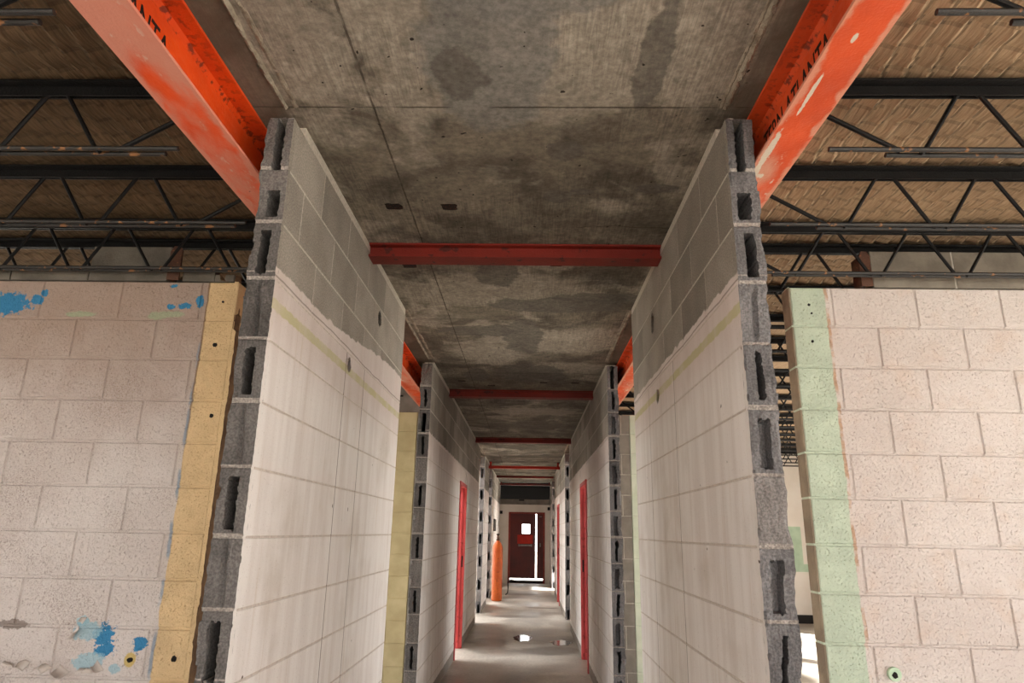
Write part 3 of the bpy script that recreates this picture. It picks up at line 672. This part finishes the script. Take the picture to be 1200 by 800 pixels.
# ------------------------------------------------------------------ open web joists
HB, HT0 = EYE + 1.222, EYE + 1.434
def joist_parts(sg, x_in, x_out, node0, y=0.):
    """returns dict of part builders; y = 0 is the joist's own plane"""
    parts = []
    L = lambda x: sg * x
    mb = MB(); zt = ROOF - .016
    for s in (-1, 1):
        mb.prism([(s * .006, HT0), (s * .006, zt), (s * .046, zt), (s * .046, zt - .006), (s * .012, zt - .006), (s * .012, HT0)], 0, L(x_in), L(x_out))
    parts.append(('top_chord', mb, 'black'))
    mb = MB()
    mb.tube([(L(x_in + .16), -.017, HB), (L(x_out - .1), -.017, HB)], .0085, 8); mb.tube([(L(x_in + (.22 if sg < 0 else .36)), .017, HB), (L(x_out - .1), .017, HB)], .0085, 8)
    parts.append(('bottom_chord', mb, 'rusty'))
    mb = MB(); mb.tube([(L(node0 - .045), 0, HB + .004), (L(x_in + .03), 0, HT0 + .012)], .0085, 8); parts.append(('end_bar', mb, 'black'))
    k = 0
    while node0 + CW * (k + 1) < x_out - .1:
        b = node0 + CW * k; t = b + .21
        mb = MB(); mb.tube([(L(b + .02), 0, HB - .002), (L(b + .035), 0, HB + .006), (L(t - .04), 0, HT0 + .002), (L(t - .025), 0, HT0 + .016)], .008, 7); parts.append(('web_bar', mb, 'black'))
        mb = MB(); mb.tube([(L(t + .025), 0, HT0 + .016), (L(t + .04), 0, HT0 + .002), (L(b + CW - .035), 0, HB + .006), (L(b + CW - .02), 0, HB - .002)], .008, 7); parts.append(('web_bar', mb, 'black'))
        k += 1
    return parts
def make_joist(sg, y, label, group):
    r = tag(empty('roof_joist', (0, y, 0)), label, 'joist', group)
    args = (sg, 1.03, 4.59, 1.45) if sg < 0 else (sg, .81, 5.59, 1.255)
    for nm, mb, mt in joist_parts(*args):
        o = mb.build(nm, M[mt]); o.parent = r; o.location = (0, 0, 0)
    return r
def copy_joist(r, y, label, dx=0.):
    c = r.copy(); COL.objects.link(c); c.location = (dx, y, 0); c['label'] = label
    for ch in list(r.children):
        d = ch.copy(); COL.objects.link(d); d.parent = c
    return c
for sg, nm, ys in ((-1, 'left', (1.365, 1.98, 2.54, 3.05)), (1, 'right', (1.37, 1.97, 2.52, 3.04))):
    grp = 'black roof joists over the %s rooms' % nm
    LB = ['black open-web roof joist nearest the camera on the %s, only partly in frame' % nm, 'second black open-web roof joist from the camera, %s of the corridor' % nm,
          'third black open-web roof joist from the camera, %s of the corridor' % nm, 'black open-web roof joist running just in front of the %s bare filler blocks' % nm]
    j0 = make_joist(sg, ys[0], LB[0], grp)
    for y, lb, dx in zip(ys[1:], LB[1:], (0, .01 * sg, .03 * sg)): copy_joist(j0, y, lb, 0)
    # joists beyond the block wall, too small to show parts
    one = MB()
    for _, mb, _m in joist_parts(*((sg, 1.03, 4.59, 1.45) if sg < 0 else (sg, .905, 5.59, 1.255))):
        k = len(one.v); one.v += mb.v; one.f += [[i + k for i in f] for f in mb.f]; one.mi += mb.mi; one.tn += mb.tn
    ys2 = [3.29] + ([3.9 + .58 * i for i in range(5)] if sg < 0 else [3.9 + .55 * i for i in range(16)])
    w = ['first', 'second', 'third', 'fourth', 'fifth', 'sixth', 'seventh', 'eighth', 'ninth', 'tenth', 'eleventh', 'twelfth', 'thirteenth', 'fourteenth', 'fifteenth', 'sixteenth', 'seventeenth']
    src = None
    for i, y in enumerate(ys2):
        if src is None: o = src = one.build('roof_joist', M['black'])
        else: o = src.copy(); COL.objects.link(o)
        o.location = (0, y, 0)
        tag(o, 'black open-web roof joist, %s one behind the %s painted block wall' % (w[i], 'ochre-edged' if sg < 0 else 'green-edged'), 'joist', grp)

# brown steel posts at the ends of the filler blocks
for x0, x1, lb in ((-1.838, -1.775, 'left of the ochre-edged wall top'), (1.628, 1.684, 'right, above the green-edged wall')):
    mb = MB(); z0, z1 = zc(6) + .003, zc(7) - .02 if x0 < 0 else zc(7) - .02
    n = 8; xm, hw = (x0 + x1) / 2, (x1 - x0) / 2
    prof = [(x0, z0), (x1, z0), (x1, z1 - .02), (xm + hw * .5, z1), (xm - hw * .4, z1 + .004), (x0, z1 - .025)]
    mb.prism(prof, 1, 3.118, 3.130); mb.prism([(x0, z0), (x0 + .012, z0), (x0 + .012, z1 - .02), (x0, z1 - .025)], 1, 3.1305, 3.2)
    tag(mb.build('steel_angle', M['brown'], loc=(xm, 3.12, z0), bevel=.002), 'rusty brown steel angle standing on the wall top ' + lb, 'bracket')

# broken wood and debris at the ochre end
def chunk(name, c, sz, rot, mat, label):
    mb = MB(); a, b, h = sz; m = Matrix.Rotation(rot[0], 3, 'X') @ Matrix.Rotation(rot[1], 3, 'Y') @ Matrix.Rotation(rot[2], 3, 'Z')
    nxs = [-1, -.4, .3, 1]; o = len(mb.v); P8 = []
    rings = []
    for u in nxs:
        rg = []
        for v, w in ((-1, -1), (1, -1), (1.1, .3), (.4, 1), (-.8, .9)):
            p = Vector((u * a + R.uniform(-.15, .15) * a, v * b * (1 + R.uniform(-.2, .2)), w * h * (1 + R.uniform(-.2, .2)))); rg.append(len(mb.v)); mb.v.append(tuple(m @ p + Vector(c)))
        rings.append(rg)
    for p, q in zip(rings, rings[1:]):
        for k in range(5): mb.quad([p[k], p[(k + 1) % 5], q[(k + 1) % 5], q[k]])
    mb.quad(rings[0][::-1]); mb.quad(rings[-1])
    return tag(mb.build(name, mat, loc=c), label, 'debris')
chunk('wood_scrap', (-1.53, 3.17, zc(6) + .026), (.05, .03, .022), (0, .0, .4), M['wood'], 'jagged broken wood scrap on top of the ochre-edged block wall')

# ------------------------------------------------------------------ wall marks: dark discs for anchor holes, patch, pipe stub, paint curls
def disc(x, y, z, r, mat, parent, name, d=.003, n=12):
    mb = MB(); mb.prism([(x + r * math.cos(a) * R.uniform(.8, 1.15), z + r * math.sin(a) * R.uniform(.8, 1.15)) for a in [2 * math.pi * k / n for k in range(n)]], 1, y - d, y + .002)
    return mb.build(name, mat, parent)
for x, h, r in ((-1.547, .859, .011), (-1.538, 1.083, .006), (-1.514, .509, .010), (-1.527, -.555, .013), (-1.72, -.563, .012)): disc(x, 3.135, EYE + h, r, M['hole'], WCL, 'anchor_hole')
for x, h, r in ((1.366, 1.098, .007), (1.374, 1.054, .005), (1.364, .911, .007)): disc(x, 3.135, EYE + h, r, M['hole'], WCR, 'anchor_hole')
mb = MB(); mb.prism([(1.55 + .028 * math.cos(a), EYE - .545 + .028 * math.sin(a)) for a in [2 * math.pi * k / 20 for k in range(20)]], 1, 3.118, 3.137)
ps = mb.build('pipe_stub', M['mintp'], WCR, bevel=.003); disc(1.548, 3.118, EYE - .548, .012, M['hole'], ps, 'pipe_bore', .002)
def curl(x, z, w, l, ang, rad):
    mb = MB(); n = 8; o = len(mb.v); y = 3.134
    for i in range(n + 1):
        t = i / n; th = t * 2.4; d = rad * math.sin(th) * l * .5; up = rad * (1 - math.cos(th)) * l * .6
        for j in range(5):
            q = (j / 4 - .5) * w * (1 - .55 * t + .2 * nz(j, t * 3, x * 9)); lx, lz = q, d
            mb.v.append((x + lx * math.cos(ang) - lz * math.sin(ang), y - up - .0005, z + lx * math.sin(ang) + lz * math.cos(ang)))
    for i in range(n):
        for j in range(4): mb.quad([o + i * 5 + j, o + i * 5 + j + 1, o + i * 5 + 6 + j, o + i * 5 + 5 + j])
    ob = mb.build('paint_curl', M['flake'], WCL, smooth=True, recalc=False); md = ob.modifiers.new('thick', 'SOLIDIFY'); md.thickness = .0012
for q in [(-2.0, EYE - .60, .06, .06, 2.6, 1.), (-1.99, EYE - .455, .06, .045, -2.2, .8), (-2.08, EYE - .615, .055, .055, .5, 1.), (-2.17, EYE - .60, .05, .05, .9, 1.), (-1.845, EYE - .585, .05, .045, 2.3, .9), (-1.95, EYE - .41, .03, .03, 1., .9), (-2.25, EYE - .6, .05, .04, -.4, .9), (-1.90, EYE - .62, .05, .05, 0., 1.)]: curl(*q)

# ------------------------------------------------------------------ red door frames in the corridor
def door_frame(side, y0, y1, top, label):
    xi = XL if side == 'L' else XR; sg = -1 if side == 'L' else 1
    a, b = sorted((xi - sg * .014, xi + sg * (TH + .014)))
    root = tag(empty('door_frame', (xi, (y0 + y1) / 2, 0)), label, 'door frame', 'red steel door frames in the corridor')
    for nm, ya, yb, s in (('jamb', y0, y0 + .045, 1), ('jamb', y1 - .045, y1, -1)):
        mb = MB(); mb.box(a, b, ya, yb, 0, top); m = (ya, yb)[s > 0]
        mb.box(xi + sg * .03, xi + sg * .055, min(m, m + s * .014), max(m, m + s * .014), 0, top - .045)
        j = mb.build(nm, M['red'], root, bevel=.003)
        if s < 0:
            mb = MB(); mb.box(xi + sg * .008, xi + sg * .024, m - .003, m + .001, .98, 1.12); mb.build('strike_plate', M['dark'], j)
        else:
            for z in (.3, 1.05, 1.75):
                mb = MB(); mb.box(xi - sg * .004, xi + sg * .02, m - .001, m + .004, z, z + .11); mb.build('hinge', M['dark'], j)
    mb = MB(); mb.box(a, b, y0 + .0455, y1 - .0455, top - .045, top); mb.build('head', M['red'], root, bevel=.003)
door_frame('L', 8.38, 9.26, 2.03, 'red steel door frame without door in the left corridor wall')
door_frame('R', 7.80, 8.68, 2.03, 'nearer red steel door frame without door in the right corridor wall')
door_frame('R', 14.6, 15.5, 2.03, 'farther red door frame in the right corridor wall, opposite the gas cylinder')

# ------------------------------------------------------------------ gas cylinder, small things
GC = (-.655, 15.45, 0)
g = tag(empty('gas_cylinder', GC), 'tall orange gas cylinder standing by the left wall near the corridor end', 'gas cylinder')
mb = MB(); mb.lathe([(.098, 0), (.112, .012), (.115, .04), (.115, 1.02), (.112, 1.08), (.100, 1.14), (.078, 1.19), (.052, 1.22), (.036, 1.235), (.034, 1.25)], GC, 32); mb.build('body', M['cyl'], g, smooth=True)
mb = MB(); mb.lathe([(.036, 1.2505), (.036, 1.275), (.024, 1.28), (.022, 1.33), (.014, 1.335), (.014, 1.365)], GC, 16)
mb.tube([(GC[0], GC[1] - .022, 1.305), (GC[0] + .02, GC[1] - .07, 1.305)], .012, 10); v = mb.build('valve', M['brown'], g)
mb = MB(); mb.lathe([(.02, 1.3655), (.036, 1.37), (.036, 1.385), (.02, 1.39)], GC, 14); mb.build('handwheel', M['dark'], v)
mb = MB(); mb.tube([(-.50, 16.9, .008), (-.47, 17.3, .012), (-.46, 17.35, .12), (-.47, 17.4, .27), (-.40, 17.5, .30), (-.22, 17.6, .26), (-.16, 17.6, .24)], .014, 8)
tag(mb.build('bent_rod', M['dark'], loc=(-.45, 17.3, 0)), 'thin dark bent rod standing on the floor behind the gas cylinder', 'rod')
mb = MB(); xw = XL + .001
for a, b, c, d in ((17.0, 17.8, EYE + .02, EYE + .05), (17.0, 17.8, EYE + .28, EYE + .31), (17.0, 17.06, EYE + .05, EYE + .28), (17.74, 17.8, EYE + .05, EYE + .28)): mb.box(xw, xw + .025, a, b, c, d)
fr = tag(mb.build('wall_panel', M['dark'], loc=(xw, 17.4, EYE + .02)), 'small dark frame fixed to the left wall behind the gas cylinder', 'panel')
mb = MB(); mb.box(xw, xw + .01, 17.06, 17.74, EYE + .05, EYE + .28); mb.build('backing', M['greyb'], fr)

def puddle(cx, cy, rx, ry, label):
    mb = MB(); n = 40
    pts = [(cx + rx * math.cos(a) * (1 + .35 * nz(math.cos(a) * 2, math.sin(a) * 2, cx)), cy + ry * math.sin(a) * (1 + .35 * nz(math.cos(a) * 2, math.sin(a) * 2, cy))) for a in [2 * math.pi * k / n for k in range(n)]]
    mb.prism(pts, 2, .0, .003); tag(mb.build('puddle', M['water'], loc=(cx, cy, 0)), label, 'puddle')
puddle(-.05, 10.2, .13, .30, 'shallow bright puddle in the middle of the corridor floor')
puddle(.47, 9.85, .14, .22, 'small puddle on the floor near the right corridor wall')

# ------------------------------------------------------------------ light: overcast sky through the openings
W = bpy.data.worlds.new('sky'); SC.world = W; W.use_nodes = True
bg = W.node_tree.nodes['Background']; bg.inputs[0].default_value = (1, .99, .98, 1); bg.inputs[1].default_value = 7.0
def portal(loc, rot, sx, sy):
    l = bpy.data.lights.new('sky_portal', 'AREA'); l.shape = 'RECTANGLE'; l.size = sx; l.size_y = sy; l.cycles.is_portal = True
    o = bpy.data.objects.new('sky_portal', l); COL.objects.link(o); o.location = loc; o.rotation_euler = rot
portal((-4.85, 7.7, 1.55), (0, -math.pi / 2, 0), 2.35, 26.3); portal((5.85, 7.7, 1.4), (0, math.pi / 2, 0), 2.65, 26.3); portal((.5, -5.7, 1.2), (math.pi / 2, 0, 0), 10.4, 2.5)
sl = bpy.data.lights.new('sun', 'SUN'); sl.energy = 36; sl.angle = .03; sl.color = (1, .98, .95)
so = bpy.data.objects.new('sun', sl); COL.objects.link(so); so.rotation_euler = Vector((-.62, .60, -.62)).to_track_quat('-Z', 'Y').to_euler()

# ------------------------------------------------------------------ camera
f, pt, yw, rl = 783.75, .2777, .0275, .0188
r0 = Vector((math.cos(yw), math.sin(yw), 0)); fh = Vector((-math.sin(yw), math.cos(yw), 0)); Z = Vector((0, 0, 1))
fw = fh * math.cos(pt) + Z * math.sin(pt); u0 = -fh * math.sin(pt) + Z * math.cos(pt)
rx = r0 * math.cos(rl) + u0 * math.sin(rl); ux = -r0 * math.sin(rl) + u0 * math.cos(rl)
cam = bpy.data.cameras.new('camera'); cam.sensor_width = 36; cam.lens = f / 1200 * 36; cam.clip_start = .02; cam.clip_end = 300
co = bpy.data.objects.new('camera', cam); COL.objects.link(co)
m = Matrix((rx, ux, -fw)).transposed().to_4x4(); m.translation = (0, 0, EYE); co.matrix_world = m
SC.camera = co
SC.view_settings.view_transform = 'Standard'; SC.view_settings.look = 'None'; SC.view_settings.exposure = .12; SC.view_settings.gamma = 1; SC.view_settings.use_curve_mapping = False
SC.cycles.use_denoising = True; SC.cycles.max_bounces = 10; SC.cycles.diffuse_bounces = 6
